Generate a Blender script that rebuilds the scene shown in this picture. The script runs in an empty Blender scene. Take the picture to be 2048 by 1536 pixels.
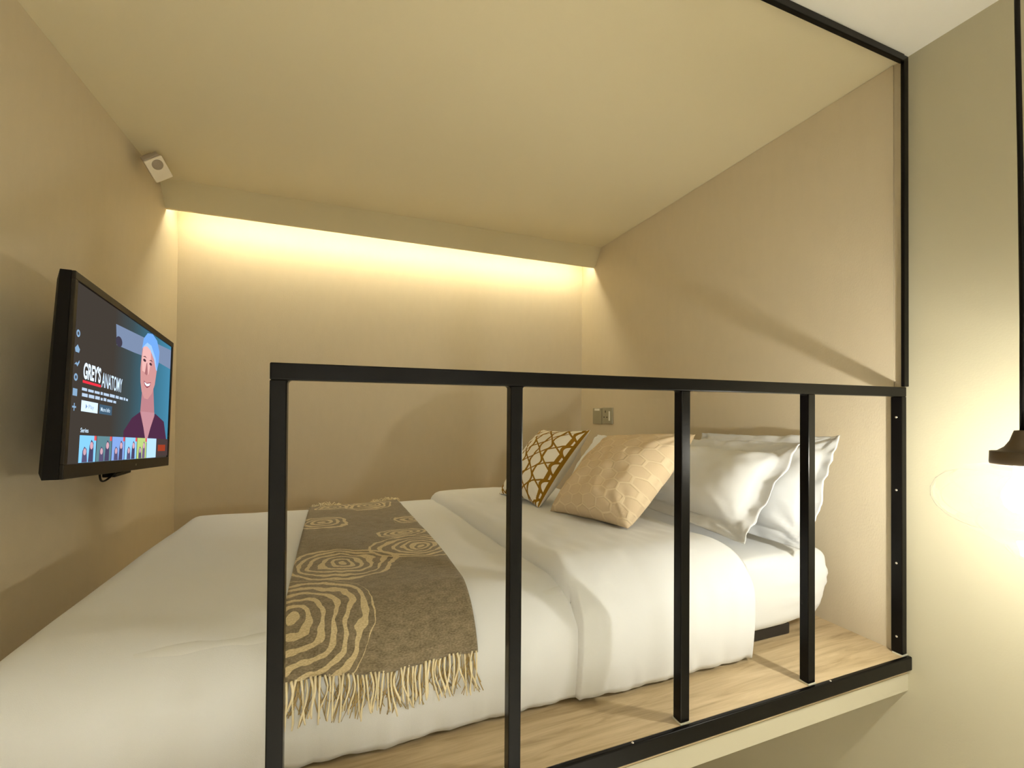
import bpy, bmesh, math, random
from mathutils import Vector, Matrix, noise

random.seed(7)
SC = bpy.context.scene
COL = SC.collection

# ------------------------------------------------------------------ camera
def make_camera():
    yaw, pitch, roll = (math.radians(a) for a in (20.8166, 0.5534, 0.4022))
    fw = Vector((math.sin(yaw) * math.cos(pitch), math.cos(yaw) * math.cos(pitch), math.sin(pitch)))
    rt = Vector((math.cos(yaw), -math.sin(yaw), 0))
    up = rt.cross(fw)
    r2 = rt * math.cos(roll) + up * math.sin(roll)
    u2 = up * math.cos(roll) - rt * math.sin(roll)
    cd = bpy.data.cameras.new('camera')
    cd.sensor_width = 36.0
    cd.lens = 36.0 * 882.92 / 2048
    cd.shift_y = 42.13 / 2048
    cd.clip_start = 0.02
    co = bpy.data.objects.new('camera', cd)
    COL.objects.link(co)
    b = -fw
    co.matrix_world = Matrix(((r2.x, u2.x, b.x, -1.4915), (r2.y, u2.y, b.y, -0.7722),
                              (r2.z, u2.z, b.z, 0.6858), (0, 0, 0, 1)))
    SC.camera = co
make_camera()

# ------------------------------------------------------------------ world, exposure, lamps and added fill
BULB_POWER = 10.5         # watts of the pendant bulb
LED_POWER = 39.0          # emission strength of the cove strip
FILL_LIGHT = 2300.0        # emission strength of each added fill downlight behind the camera
WARM = (1.0, 0.97, 0.865)
w = bpy.data.worlds.new('world')
SC.world = w
w.use_nodes = True
w.node_tree.nodes['Background'].inputs[0].default_value = (1.0, 0.88, 0.68, 1)
w.node_tree.nodes['Background'].inputs[1].default_value = 0.05
vs = SC.view_settings
vs.view_transform = 'Standard'
vs.look = 'None'
vs.exposure = 0.35
vs.gamma = 1.0
vs.use_curve_mapping = False
SC.cycles.use_denoising = True
SC.cycles.max_bounces = 10
SC.cycles.diffuse_bounces = 6
SC.cycles.transparent_max_bounces = 12
SC.cycles.sample_clamp_indirect = 6.0

# ------------------------------------------------------------------ helpers
def nodes_of(name):
    m = bpy.data.materials.new(name)
    m.use_nodes = True
    nt = m.node_tree
    return m, nt, nt.nodes['Principled BSDF']

def srgb(r, g, b):
    f = lambda c: (c / 255 / 12.92) if c / 255 <= 0.04045 else ((c / 255 + 0.055) / 1.055) ** 2.4
    return (f(r), f(g), f(b), 1)

def mat(name, col, rough=0.6, metal=0.0, bump=0.0, bscale=60.0, var=0.0, vscale=8.0, stretch=(1, 1, 1), spec=0.5, sheen=0.0):
    m, nt, p = nodes_of(name)
    p.inputs['Base Color'].default_value = col
    p.inputs['Roughness'].default_value = rough
    p.inputs['Metallic'].default_value = metal
    p.inputs['Specular IOR Level'].default_value = spec
    if sheen:
        p.inputs['Sheen Weight'].default_value = sheen
    tc = nt.nodes.new('ShaderNodeTexCoord')
    mp = nt.nodes.new('ShaderNodeMapping')
    mp.inputs['Scale'].default_value = stretch
    nt.links.new(tc.outputs['Object'], mp.inputs['Vector'])
    if var:
        n = nt.nodes.new('ShaderNodeTexNoise')
        n.inputs['Scale'].default_value = vscale
        n.inputs['Detail'].default_value = 4
        nt.links.new(mp.outputs[0], n.inputs['Vector'])
        r = nt.nodes.new('ShaderNodeMapRange')
        r.inputs[3].default_value = 1 - var
        r.inputs[4].default_value = 1 + var
        nt.links.new(n.outputs['Fac'], r.inputs[0])
        h = nt.nodes.new('ShaderNodeHueSaturation')
        h.inputs['Color'].default_value = col
        nt.links.new(r.outputs[0], h.inputs['Value'])
        nt.links.new(h.outputs[0], p.inputs['Base Color'])
    if bump:
        n = nt.nodes.new('ShaderNodeTexNoise')
        n.inputs['Scale'].default_value = bscale
        n.inputs['Detail'].default_value = 3
        nt.links.new(mp.outputs[0], n.inputs['Vector'])
        b = nt.nodes.new('ShaderNodeBump')
        b.inputs['Strength'].default_value = bump
        b.inputs['Distance'].default_value = 0.002
        nt.links.new(n.outputs['Fac'], b.inputs['Height'])
        nt.links.new(b.outputs[0], p.inputs['Normal'])
    return m

def emis(name, col, strength):
    m, nt, p = nodes_of(name)
    nt.nodes.remove(p)
    e = nt.nodes.new('ShaderNodeEmission')
    e.inputs[0].default_value = col if len(col) == 4 else (*col, 1)
    e.inputs[1].default_value = strength
    nt.links.new(e.outputs[0], nt.nodes['Material Output'].inputs[0])
    return m

def link(name, me, m=None, parent=None, smooth=False):
    o = bpy.data.objects.new(name, me)
    COL.objects.link(o)
    if m is not None:
        me.materials.append(m)
    if parent is not None:
        o.parent = parent
    if smooth:
        for p in me.polygons:
            p.use_smooth = True
    return o

def bm_obj(name, bm, m=None, parent=None, smooth=False):
    me = bpy.data.meshes.new(name)
    bmesh.ops.recalc_face_normals(bm, faces=bm.faces)
    bm.to_mesh(me)
    bm.free()
    return link(name, me, m, parent, smooth)

def add_box(bm, x0, x1, y0, y1, z0, z1, bevel=0.0, seg=2):
    r = bmesh.ops.create_cube(bm, size=1)
    for v in r['verts']:
        v.co = Vector(((x0 + x1) / 2 + v.co.x * (x1 - x0), (y0 + y1) / 2 + v.co.y * (y1 - y0), (z0 + z1) / 2 + v.co.z * (z1 - z0)))
    if bevel:
        es = list({e for v in r['verts'] for e in v.link_edges})
        bmesh.ops.bevel(bm, geom=es, offset=bevel, segments=seg, affect='EDGES', profile=0.5)

def box(name, x0, x1, y0, y1, z0, z1, m, parent=None, bevel=0.0, seg=2):
    bm = bmesh.new()
    add_box(bm, x0, x1, y0, y1, z0, z1, bevel, seg)
    return bm_obj(name, bm, m, parent)

def lathe(name, prof, m, parent=None, n=48, smooth=True):
    bm = bmesh.new()
    rings = []
    for r, z in prof:
        if r < 1e-5:
            rings.append([bm.verts.new((0, 0, z))])
        else:
            rings.append([bm.verts.new((r * math.cos(2 * math.pi * i / n), r * math.sin(2 * math.pi * i / n), z)) for i in range(n)])
    for a, b in zip(rings, rings[1:]):
        for i in range(n):
            j = (i + 1) % n
            if len(a) == 1 and len(b) == 1:
                continue
            if len(a) == 1:
                bm.faces.new((a[0], b[i], b[j]))
            elif len(b) == 1:
                bm.faces.new((a[i], b[0], a[j]))
            else:
                bm.faces.new((a[i], b[i], b[j], a[j]))
    return bm_obj(name, bm, m, parent, smooth)

def tube_into(bm, pts, rad, n=8, cap=True):
    pts = [Vector(p) for p in pts]
    rings = []
    for i, p in enumerate(pts):
        t = (pts[min(i + 1, len(pts) - 1)] - pts[max(i - 1, 0)]).normalized()
        a = t.cross(Vector((0, 0, 1)) if abs(t.z) < 0.9 else Vector((1, 0, 0))).normalized()
        b = t.cross(a)
        r = rad[i] if isinstance(rad, (list, tuple)) else rad
        rings.append([bm.verts.new(p + a * (r * math.cos(2 * math.pi * k / n)) + b * (r * math.sin(2 * math.pi * k / n))) for k in range(n)])
    for a, b in zip(rings, rings[1:]):
        for k in range(n):
            bm.faces.new((a[k], b[k], b[(k + 1) % n], a[(k + 1) % n]))
    if cap:
        bm.faces.new(rings[0])
        bm.faces.new(rings[-1])

def tube(name, pts, rad, m, parent=None, n=10):
    bm = bmesh.new()
    tube_into(bm, pts, rad, n)
    return bm_obj(name, bm, m, parent, True)

def empty(name, loc=(0, 0, 0)):
    o = bpy.data.objects.new(name, None)
    o.empty_display_size = 0.05
    o.location = loc
    COL.objects.link(o)
    return o

def tag(o, label, cat, group=None):
    o['label'] = label
    o['category'] = cat
    if group:
        o['group'] = group
    return o

def struct(o, label=None, cat=None):
    o['kind'] = 'structure'
    if label:
        o['label'] = label
    if cat:
        o['category'] = cat
    return o

def grid_mesh(name, rows, uvs=None):
    """rows: list of lists of Vectors"""
    nr, nc = len(rows), len(rows[0])
    verts = [tuple(v) for r in rows for v in r]
    faces = [(i * nc + j, i * nc + j + 1, (i + 1) * nc + j + 1, (i + 1) * nc + j) for i in range(nr - 1) for j in range(nc - 1)]
    me = bpy.data.meshes.new(name)
    me.from_pydata(verts, [], faces)
    if uvs:
        ul = me.uv_layers.new(name='uv')
        fl = [u for r in uvs for u in r]
        for lp in me.loops:
            ul.data[lp.index].uv = fl[lp.vertex_index]
    me.update()
    return me

def smoothstep(a, b, x):
    t = max(0.0, min(1.0, (x - a) / (b - a)))
    return t * t * (3 - 2 * t)

# ------------------------------------------------------------------ dimensions (metres)
H = 1.698        # niche ceiling above the platform
XL = -2.264      # television wall
YB = 1.8365      # back wall
YR = -2.7        # far end of the room behind the camera
ZF = -1.25       # floor of the room below
RAIL = 0.7564

# ------------------------------------------------------------------ surface materials
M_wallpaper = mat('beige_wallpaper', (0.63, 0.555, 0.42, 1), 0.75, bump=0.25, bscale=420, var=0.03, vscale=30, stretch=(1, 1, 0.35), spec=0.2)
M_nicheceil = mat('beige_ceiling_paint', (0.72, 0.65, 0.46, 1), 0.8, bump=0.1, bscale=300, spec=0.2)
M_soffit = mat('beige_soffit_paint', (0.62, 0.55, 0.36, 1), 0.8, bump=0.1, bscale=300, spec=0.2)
M_outer = mat('sage_cream_wall_paint', (0.50, 0.468, 0.345, 1), 0.6, bump=0.12, bscale=200, var=0.015, vscale=6, spec=0.25)
M_white = mat('white_ceiling_paint', (0.92, 0.91, 0.87, 1), 0.8, bump=0.05, bscale=200, spec=0.2)
M_fascia = mat('cream_fascia_paint', (0.47, 0.44, 0.33, 1), 0.6, spec=0.25)
M_roomfloor = mat('pale_floor', (0.72, 0.69, 0.60, 1), 0.5)

def wood_mat():
    m, nt, p = nodes_of('oak_laminate')
    tc = nt.nodes.new('ShaderNodeTexCoord')
    mp = nt.nodes.new('ShaderNodeMapping')
    mp.inputs['Scale'].default_value = (2.2, 26, 26)
    nt.links.new(tc.outputs['Object'], mp.inputs[0])
    n1 = nt.nodes.new('ShaderNodeTexNoise')
    n1.inputs['Scale'].default_value = 1.6
    n1.inputs['Detail'].default_value = 8
    n1.inputs['Roughness'].default_value = 0.62
    n1.inputs['Distortion'].default_value = 0.7
    nt.links.new(mp.outputs[0], n1.inputs['Vector'])
    cr = nt.nodes.new('ShaderNodeValToRGB')
    e = cr.color_ramp.elements
    e[0].position = 0.28
    e[0].color = srgb(152, 131, 98)
    e[1].position = 0.74
    e[1].color = srgb(212, 192, 158)
    k = e.new(0.48)
    k.color = srgb(188, 167, 132)
    nt.links.new(n1.outputs['Fac'], cr.inputs[0])
    nt.links.new(cr.outputs[0], p.inputs['Base Color'])
    p.inputs['Roughness'].default_value = 0.45
    b = nt.nodes.new('ShaderNodeBump')
    b.inputs['Strength'].default_value = 0.12
    b.inputs['Distance'].default_value = 0.001
    nt.links.new(n1.outputs['Fac'], b.inputs['Height'])
    nt.links.new(b.outputs[0], p.inputs['Normal'])
    return m
M_wood = wood_mat()
M_black = mat('black_painted_steel', (0.004, 0.0034, 0.0028, 1), 0.26, 0.0, bump=0.03, bscale=250, spec=0.14)

# ------------------------------------------------------------------ setting
T = 0.08
struct(box('floor', XL, 0, 0.0, YB, -0.05, 0.0, M_wood))
struct(box('wall_back', XL - T, T, YB, YB + T, ZF, H + T, M_wallpaper))
struct(box('wall_left', XL - T, XL, YR, YB, ZF, H + T, M_wallpaper))
wr = struct(box('wall_right', 0, T, 0.004, YB, -0.05, H + T, M_wallpaper))
box('lining_panel', -0.004, 0.0, 0.03, 1.70, 0.0, H - 0.001, M_wallpaper, wr)
struct(box('wall_right_outer', 0.0, T, YR, 0.004, -0.05, H + T, M_outer))
struct(box('wall_right_lower', 0.0, T, YR, YB, ZF, -0.05, M_outer))
struct(box('wall_room_end', XL - T, T, YR - T, YR, ZF, H + T, M_white))
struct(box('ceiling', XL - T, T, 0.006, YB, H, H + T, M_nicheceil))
struct(box('ceiling_outer', XL - T, T, YR, 0.006, H, H + T, M_white))
struct(box('floor_lower', XL - T, T, YR, YB, ZF - T, ZF, M_roomfloor))
struct(box('wall_platform_edge', XL, 0, -0.001, 0.03, -0.098, -0.05, M_fascia))

# sloped soffit that hides the cove light
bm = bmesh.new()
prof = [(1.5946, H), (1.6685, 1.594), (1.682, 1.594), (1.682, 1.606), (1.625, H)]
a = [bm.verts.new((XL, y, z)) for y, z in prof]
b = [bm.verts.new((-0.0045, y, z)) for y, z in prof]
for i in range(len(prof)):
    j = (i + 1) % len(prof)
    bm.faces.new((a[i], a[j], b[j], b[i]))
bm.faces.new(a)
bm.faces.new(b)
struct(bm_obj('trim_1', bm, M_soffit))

# black steel frame round the opening
struct(box('trim_2', XL, -0.022, -0.008, 0.004, H - 0.022, H - 0.001, M_black, bevel=0.002))
struct(box('trim_3', -0.022, -0.0005, -0.006, 0.003, RAIL + 0.001, H - 0.001, M_black, bevel=0.002))
t4 = struct(box('trim_4', XL, -0.0005, -0.0125, -0.0015, -0.036, 0.002, M_black, bevel=0.003, seg=3))
M_screw = mat('bright_screw', (0.7, 0.66, 0.6, 1), 0.3, 0.8)
for sx in (-0.33, -0.93, -1.5):
    sc_ = lathe('screw', [(0, 0.0012), (0.002, 0.001), (0.0028, 0)], M_screw, t4, 12)
    sc_.rotation_euler = (0, 0, 0)
    sc_.location = (sx, -0.007, 0.0019)

# ------------------------------------------------------------------ railing
rail = tag(empty('railing', (-0.8, 0, 0)), 'black square steel guard railing along the bed platform edge', 'railing')
PW = 0.024
def rp(o):
    o.parent = rail
    o.matrix_parent_inverse = Matrix.Translation((0.8, 0, 0))
    return o
rp(box('top_rail', -1.6, -0.0008, 0.0, PW, RAIL - 0.027, RAIL, M_black, bevel=0.002))
for i, px in enumerate((-1.6, -1.2, -0.8, -0.4, -0.022)):
    x0 = px if i in (0, 4) else px + 0.0
    w_ = 0.0245 if i < 4 else 0.0212
    rp(box('post', x0, x0 + w_, 0.0, PW + (0.004 if i == 4 else 0), 0.0035, RAIL - 0.027, M_black, bevel=0.002))
    if i:
        rp(box('base_seal', x0 - 0.001, x0 + w_ + 0.0008, -0.001, PW + 0.001, 0.0002, 0.0035, mat('pale_sealant', (0.62, 0.60, 0.48, 1), 0.6)))
for k in range(4):
    s_ = lathe('screw', [(0, 0.001), (0.0022, 0.0008), (0.003, 0)], M_screw, None, 12)
    s_.rotation_euler = (0, -math.pi / 2, 0)
    s_.location = (-0.0222, 0.014, 0.05 + k * 0.207)
    rp(s_)
# weld fillets in the corners under the top rail
for px in (-1.6, -1.2, -0.8, -0.4):
    for sgn, xs in ((1, px + 0.0245), (-1, px)):
        if px == -1.6 and sgn == -1:
            continue
        bm = bmesh.new()
        z = RAIL - 0.027
        R = 0.006
        arc = [(xs + sgn * (R - R * math.sin(t)), z - (R - R * math.cos(t))) for t in [math.pi / 2 * q / 5 for q in range(6)]]
        pts = [(xs, z)] + arc
        f = [bm.verts.new((x, 0.003, zz)) for x, zz in pts]
        g = [bm.verts.new((x, PW - 0.003, zz)) for x, zz in pts]
        bm.faces.new(f)
        bm.faces.new(g)
        for i in range(len(pts)):
            j = (i + 1) % len(pts)
            bm.faces.new((f[i], f[j], g[j], g[i]))
        rp(bm_obj('weld', bm, M_black))

# ------------------------------------------------------------------ bed
M_linen = mat('white_cotton', (0.735, 0.755, 0.79, 1), 0.85, bump=0.15, bscale=900, spec=0.15, sheen=0.1)
M_sheet = mat('white_fitted_sheet', (0.72, 0.735, 0.755, 1), 0.85, bump=0.15, bscale=900, spec=0.15)
M_base = mat('dark_bed_base', (0.018, 0.014, 0.012, 1), 0.6)

bed = tag(empty('bed', (-1.0, 0.7, 0)), 'bed with a thick mattress in a white fitted sheet on a low dark base', 'bed')
def under(o, root):
    o.parent = root
    o.matrix_parent_inverse = root.matrix_basis.inverted()
    return o
under(box('base', -1.98, -0.20, 0.200, 1.17, 0.0005, 0.035, M_base, bevel=0.004), bed)

BX0, BX1, BY0, BY1 = -2.00, -0.060, 0.178, 1.21
def mattress_mesh():
    bm = bmesh.new()
    add_box(bm, BX0, BX1, BY0, BY1, 0.036, 0.254)
    bmesh.ops.bevel(bm, geom=list(bm.edges), offset=0.030, segments=6, affect='EDGES', profile=0.5)
    bmesh.ops.subdivide_edges(bm, edges=[e for e in bm.edges if e.calc_length() > 0.05], cuts=24, use_grid_fill=True)
    bmesh.ops.triangulate(bm, faces=[f for f in bm.faces if len(f.verts) > 4])
    for v in bm.verts:
        c = v.co.copy()
        hx = smoothstep(-0.45, -0.1, c.x)
        low = 1 - smoothstep(0.05, 0.20, c.z)
        wv = noise.noise(Vector((c.x * 9, c.y * 9, c.z * 4)))
        wr_ = noise.noise(Vector((c.x * 26 + c.z * 20, c.y * 26, c.z * 7)))
        if c.y < 0.25 and c.x > -0.6:
            dg = noise.noise(Vector(((c.x + c.z * 1.3) * 34, 2.0, (c.z - c.x) * 5)))
            v.co.y += (0.006 * wv + 0.008 * abs(wr_) + 0.005 * dg - 0.016 * math.sin(math.pi * max(0, min(1, (c.z - 0.04) / 0.21)))) * hx
            # gathered sheet: tucked corner lifts off the base
            lift = smoothstep(-0.30, -0.08, c.x) * low
            v.co.z += 0.010 * lift + 0.008 * low * wv
            v.co.x -= 0.035 * lift
        if c.z > 0.2:
            v.co.z += 0.006 * wv + 0.003 * wr_
    return bm
under(bm_obj('mattress', mattress_mesh(), M_sheet, None, True), bed)

# ------------------------------------------------------------------ duvet
def edge_map(t, r):
    """cloth running t past the edge start: returns (outward, drop)"""
    if t <= 0:
        return t, 0.0
    q = r * math.pi / 2
    if t < q:
        return r * math.sin(t / r), r * (1 - math.cos(t / r))
    return r, r + (t - q)

# lower duvet layer: footprint, straight down on the foot, front and far sides
DX0, DX1, DY0, DY1, DTOP = -2.045, -0.86, 0.150, 1.245, 0.278
def duvet_surface(cx, cy, off=0.0):
    """cx, cy: unfolded cloth coordinates; returns point on the lower duvet"""
    rf, rb, rl = 0.115, 0.05, 0.06
    x, dx = cx, 0.0
    if cx < DX0 + rl:
        o, dx = edge_map(DX0 + rl - cx, rl)
        x = DX0 + rl - o
    y, dy = cy, 0.0
    if cy < DY0 + rf:
        o, dy = edge_map(DY0 + rf - cy, rf)
        y = DY0 + rf - o
    elif cy > DY1 - rb:
        o, dy = edge_map(cy - (DY1 - rb), rb)
        y = DY1 - rb + o
    drop = math.sqrt(dx * dx + dy * dy)
    z = DTOP - drop
    top = max(0.0, 1 - drop / 0.10)
    z += top * (0.010 * noise.noise(Vector((x * 2.4, y * 2.0, 3.1))) + 0.004 * noise.noise(Vector((x * 6, y * 5, 8.1))))
    side = 1 - top
    if dy > 0.02 and cy < 0.6:
        y += side * (0.007 * noise.noise(Vector((x * 7, z * 2, 1.7))) + 0.004 * noise.noise(Vector((x * 19, z * 5, 4.2))))
        y -= 0.012 * math.sin(math.pi * min(1, max(0, z / 0.26))) * side
        y += 0.006 * side * (1 - smoothstep(0.0, 0.10, z)) * noise.noise(Vector((x * 38, z * 9, 7.3)))
    if dx > 0.02:
        x += side * 0.008 * noise.noise(Vector((y * 7, z * 2, 9.7)))
    zmin = 0.006 + 0.004 * (1 + noise.noise(Vector((x * 22, y * 22, 0.5))))
    z = max(z, zmin)
    p = Vector((x, y, z))
    if off:
        n = Vector((-dx, -dy if cy < 0.6 else dy, 0))
        k = min(1.0, drop / rf)
        n = (n.normalized() if n.length > 1e-6 else Vector((0, 0, 0))) * math.sin(k * math.pi / 2) + Vector((0, 0, 1)) * math.cos(k * math.pi / 2)
        p = p + n * off
    return p

def solid(o, t, off=-1.0):
    md = o.modifiers.new('solid', 'SOLIDIFY')
    md.thickness = t
    md.offset = off

duvet = tag(empty('duvet', (-1.2, 0.7, 0.0)), 'plump white duvet spread over the bed, folded back before the pillows', 'duvet')
cl = lambda a, b, n: [a + (b - a) * i / (n - 1) for i in range(n)]
cxs = cl(DX0 + 0.06 - 0.06 * 1.571 - 0.205, DX1, 110)
cys = cl(DY0 + 0.115 - 0.115 * 1.571 - 0.155, DY1 - 0.05 + 0.05 * 1.571 + 0.21, 120)
rows = [[duvet_surface(cx, cy) for cx in cxs] for cy in cys]
o = under(link('duvet_body', grid_mesh('duvet_body', rows), M_linen, None, True), duvet)
solid(o, 0.006)

# folded-back upper layer
FX0, FX1, FY0, FY1, FTOP = -0.985, -0.425, 0.132, 1.25, 0.312
def fold_surface(cx, cy):
    rf, rb, rl, rr = 0.13, 0.05, 0.042, 0.06
    yy = max(0.0, min(1.0, (cy - 0.15) / 1.1))
    sk = -0.14 * yy ** 0.8
    x, dx = cx, 0.0
    if cx < FX0 + rl:
        o, dx = edge_map(FX0 + rl - cx, rl)
        x = FX0 + rl - o
        dx = min(dx, 0.085)
    elif cx > FX1 - rr:
        o, dx = edge_map(cx - (FX1 - rr), rr)
        x = FX1 - rr + o
        dx = min(dx, 0.058)
    y, dy = cy, 0.0
    if cy < FY0 + rf:
        o, dy = edge_map(FY0 + rf - cy, rf)
        y = FY0 + rf - o
    elif cy > FY1 - rb:
        o, dy = edge_map(cy - (FY1 - rb), rb)
        y = FY1 - rb + o
    drop = math.sqrt(dx * dx * (1 if dy < 0.08 else 0.2) + dy * dy)
    z = FTOP - drop
    top = max(0.0, 1 - drop / 0.10)
    z += top * (0.016 * noise.noise(Vector((x * 2.6, y * 2.4, 5.5))) + 0.006 * noise.noise(Vector((x * 7, y * 6, 2.2)))
                + 0.003 * noise.noise(Vector((x * 30, y * 12, 2.2))))
    side = 1 - top
    if dy > 0.02 and cy < 0.6:
        y += side * (0.008 * noise.noise(Vector((x * 6, z * 2, 11.7))) + 0.003 * noise.noise(Vector((x * 21, z * 5, 6.2))))
        y -= 0.014 * math.sin(math.pi * min(1, max(0, z / 0.30))) * side
        y += 0.006 * side * (1 - smoothstep(0.0, 0.12, z)) * noise.noise(Vector((x * 38, z * 9, 3.3)))
        if dx > 0.02 and x < -0.8:
            y += 0.045 * min(1, dx / 0.06) * smoothstep(0.02, 0.11, dy)
        if dx > 0.02 and x > -0.6:
            y += 0.028 * min(1, dx / 0.05) * smoothstep(0.02, 0.11, dy)
    zmin = 0.007 + 0.004 * (1 + noise.noise(Vector((x * 22, y * 22, 4.5))))
    z = max(z, zmin)
    wob = 0.008 * noise.noise(Vector((y * 5, z * 3, 20.0 + (1 if cx > -0.7 else 0))))
    return Vector((x + sk * (1 - smoothstep(-0.9, -0.5, x) * 0.6) + wob, y, z))
cxs = cl(FX0 - 0.085, FX1 + 0.085, 90)
cys = cl(FY0 + 0.13 - 0.13 * 1.571 - 0.185, FY1 - 0.05 + 0.05 * 1.571 + 0.22, 120)
rows = [[fold_surface(cx, cy) for cx in cxs] for cy in cys]
o = under(link('folded_back_section', grid_mesh('folded_back_section', rows), M_linen, None, True), duvet)
solid(o, 0.005)

# ------------------------------------------------------------------ throw blanket
def throw_mat():
    m, nt, p = nodes_of('taupe_swirl_wool')
    N, L = nt.nodes, nt.links
    uv = N.new('ShaderNodeUVMap')
    uv.uv_map = 'uv'
    nz = N.new('ShaderNodeTexNoise')
    nz.inputs['Scale'].default_value = 9
    nz.inputs['Detail'].default_value = 3
    L.new(uv.outputs[0], nz.inputs['Vector'])
    sub = N.new('ShaderNodeVectorMath')
    sub.operation = 'SUBTRACT'
    L.new(nz.outputs['Color'], sub.inputs[0])
    sub.inputs[1].default_value = (0.5, 0.5, 0.5)
    scl = N.new('ShaderNodeVectorMath')
    scl.operation = 'SCALE'
    L.new(sub.outputs[0], scl.inputs[0])
    scl.inputs['Scale'].default_value = 0.075
    add = N.new('ShaderNodeVectorMath')
    add.operation = 'ADD'
    L.new(uv.outputs[0], add.inputs[0])
    L.new(scl.outputs[0], add.inputs[1])
    def math_(op, a, b=None, c=None):
        n = N.new('ShaderNodeMath')
        n.operation = op
        for i, v in enumerate((a, b, c)):
            if v is None:
                continue
            if isinstance(v, (int, float)):
                n.inputs[i].default_value = v
            else:
                L.new(v, n.inputs[i])
        return n.outputs[0]
    wid = N.new('ShaderNodeTexNoise')       # makes the ring width swell and break
    wid.inputs['Scale'].default_value = 13
    L.new(uv.outputs[0], wid.inputs['Vector'])
    total = None
    #        u (m from left edge)  v (m from front hem)  radius  ring pitch
    for (u, v, R, pitch, sx, sy) in SWIRLS:
        s1 = N.new('ShaderNodeVectorMath')
        s1.operation = 'SUBTRACT'
        L.new(add.outputs[0], s1.inputs[0])
        s1.inputs[1].default_value = (u, v, 0)
        s2 = N.new('ShaderNodeVectorMath')
        s2.operation = 'MULTIPLY'
        L.new(s1.outputs[0], s2.inputs[0])
        s2.inputs[1].default_value = (1 / sx, 1 / sy, 0)
        ln = N.new('ShaderNodeVectorMath')
        ln.operation = 'LENGTH'
        L.new(s2.outputs[0], ln.inputs[0])
        d = ln.outputs['Value']
        sn = math_('SINE', math_('MULTIPLY', d, 2 * math.pi / (pitch * 0.82)))
        ring = math_('GREATER_THAN', math_('ADD', sn, math_('MULTIPLY', math_('SUBTRACT', wid.outputs['Fac'], 0.5), 3.0)), 0.12)
        msk = math_('LESS_THAN', d, R)
        v_ = math_('MULTIPLY', ring, msk)
        total = v_ if total is None else math_('MAXIMUM', total, v_)
    fine = N.new('ShaderNodeTexNoise')
    fine.inputs['Scale'].default_value = 420
    fine.inputs['Detail'].default_value = 4
    fm = N.new('ShaderNodeMapping')
    fm.inputs['Scale'].default_value = (0.5, 1.1, 1)
    L.new(uv.outputs[0], fm.inputs[0])
    L.new(fm.outputs[0], fine.inputs['Vector'])
    cr = N.new('ShaderNodeValToRGB')
    cr.color_ramp.elements[0].position = 0.36
    cr.color_ramp.elements[0].color = srgb(104, 93, 72)
    cr.color_ramp.elements[1].position = 0.72
    cr.color_ramp.elements[1].color = srgb(158, 145, 122)
    mot = N.new('ShaderNodeTexNoise')
    mot.inputs['Scale'].default_value = 85
    mot.inputs['Detail'].default_value = 5
    L.new(fm.outputs[0], mot.inputs['Vector'])
    mixf = math_('MULTIPLY_ADD', mot.outputs['Fac'], 0.38, math_('MULTIPLY', fine.outputs['Fac'], 0.62))
    L.new(mixf, cr.inputs[0])
    cr2 = N.new('ShaderNodeValToRGB')
    cr2.color_ramp.elements[0].position = 0.25
    cr2.color_ramp.elements[0].color = srgb(178, 160, 122)
    cr2.color_ramp.elements[1].position = 0.7
    cr2.color_ramp.elements[1].color = srgb(218, 202, 164)
    L.new(fine.outputs['Fac'], cr2.inputs[0])
    mx = N.new('ShaderNodeMix')
    mx.data_type = 'RGBA'
    L.new(total, mx.inputs['Factor'])
    L.new(cr.outputs[0], mx.inputs['A'])
    L.new(cr2.outputs[0], mx.inputs['B'])
    L.new(mx.outputs['Result'], p.inputs['Base Color'])
    p.inputs['Roughness'].default_value = 0.95
    p.inputs['Specular IOR Level'].default_value = 0.1
    p.inputs['Sheen Weight'].default_value = 0.25
    b = N.new('ShaderNodeBump')
    b.inputs['Strength'].default_value = 0.5
    b.inputs['Distance'].default_value = 0.002
    L.new(fine.outputs['Fac'], b.inputs['Height'])
    L.new(b.outputs[0], p.inputs['Normal'])
    return m
# cloth length runs from the front hem (v = 0) over the bed to the far hem
CY_FRONT = DY0 + 0.115 - (0.115 * math.pi / 2) - (DTOP - 0.115 - 0.172)
CY_FAR = DY1 + 0.006
SWIRLS = [(0.02, 0.10, 0.150, 0.030, 1.0, 1.0), (0.115, 0.345, 0.135, 0.029, 1.0, 0.85), (0.325, 0.430, 0.135, 0.031, 1.0, 0.80),
          (0.30, 0.585, 0.085, 0.026, 1.0, 0.7), (0.055, 0.78, 0.095, 0.030, 1.0, 1.1), (0.245, 1.04, 0.10, 0.028, 1.0, 0.8),
          (0.36, 0.76, 0.065, 0.026, 1, 1), (0.10, 1.06, 0.07, 0.026, 1, 0.8), (0.31, 0.12, 0.05, 0.5, 0.01, 0.01)]
M_throw = throw_mat()
M_fringe = mat('cream_wool_fringe', srgb(236, 224, 192), 0.95, bump=0.3, bscale=500, spec=0.1, var=0.1, vscale=40)
throw = tag(empty('throw_blanket', (-1.41, 0.7, 0.0)), 'taupe wool throw with cream swirl rings and long fringe laid across the duvet', 'blanket')
def throw_pt(u, v, off=0.006):
    """u 0..1 across, v metres from front hem"""
    cy = CY_FRONT + v
    f = v / (CY_FAR - CY_FRONT)
    x0 = -1.598 + 0.0 * f - 0.022 * f
    x1 = -1.222 + 0.012 * math.sin(math.pi * f) - 0.055 * f
    x = x0 + (x1 - x0) * u
    return duvet_surface(x, cy, off)
NU, NV = 46, 120
Lth = CY_FAR - CY_FRONT
hem = lambda u: 0.004 * math.sin(u * 9) + 0.012 * (0.5 - u) * 0.6
rows, uvs = [], []
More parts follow.
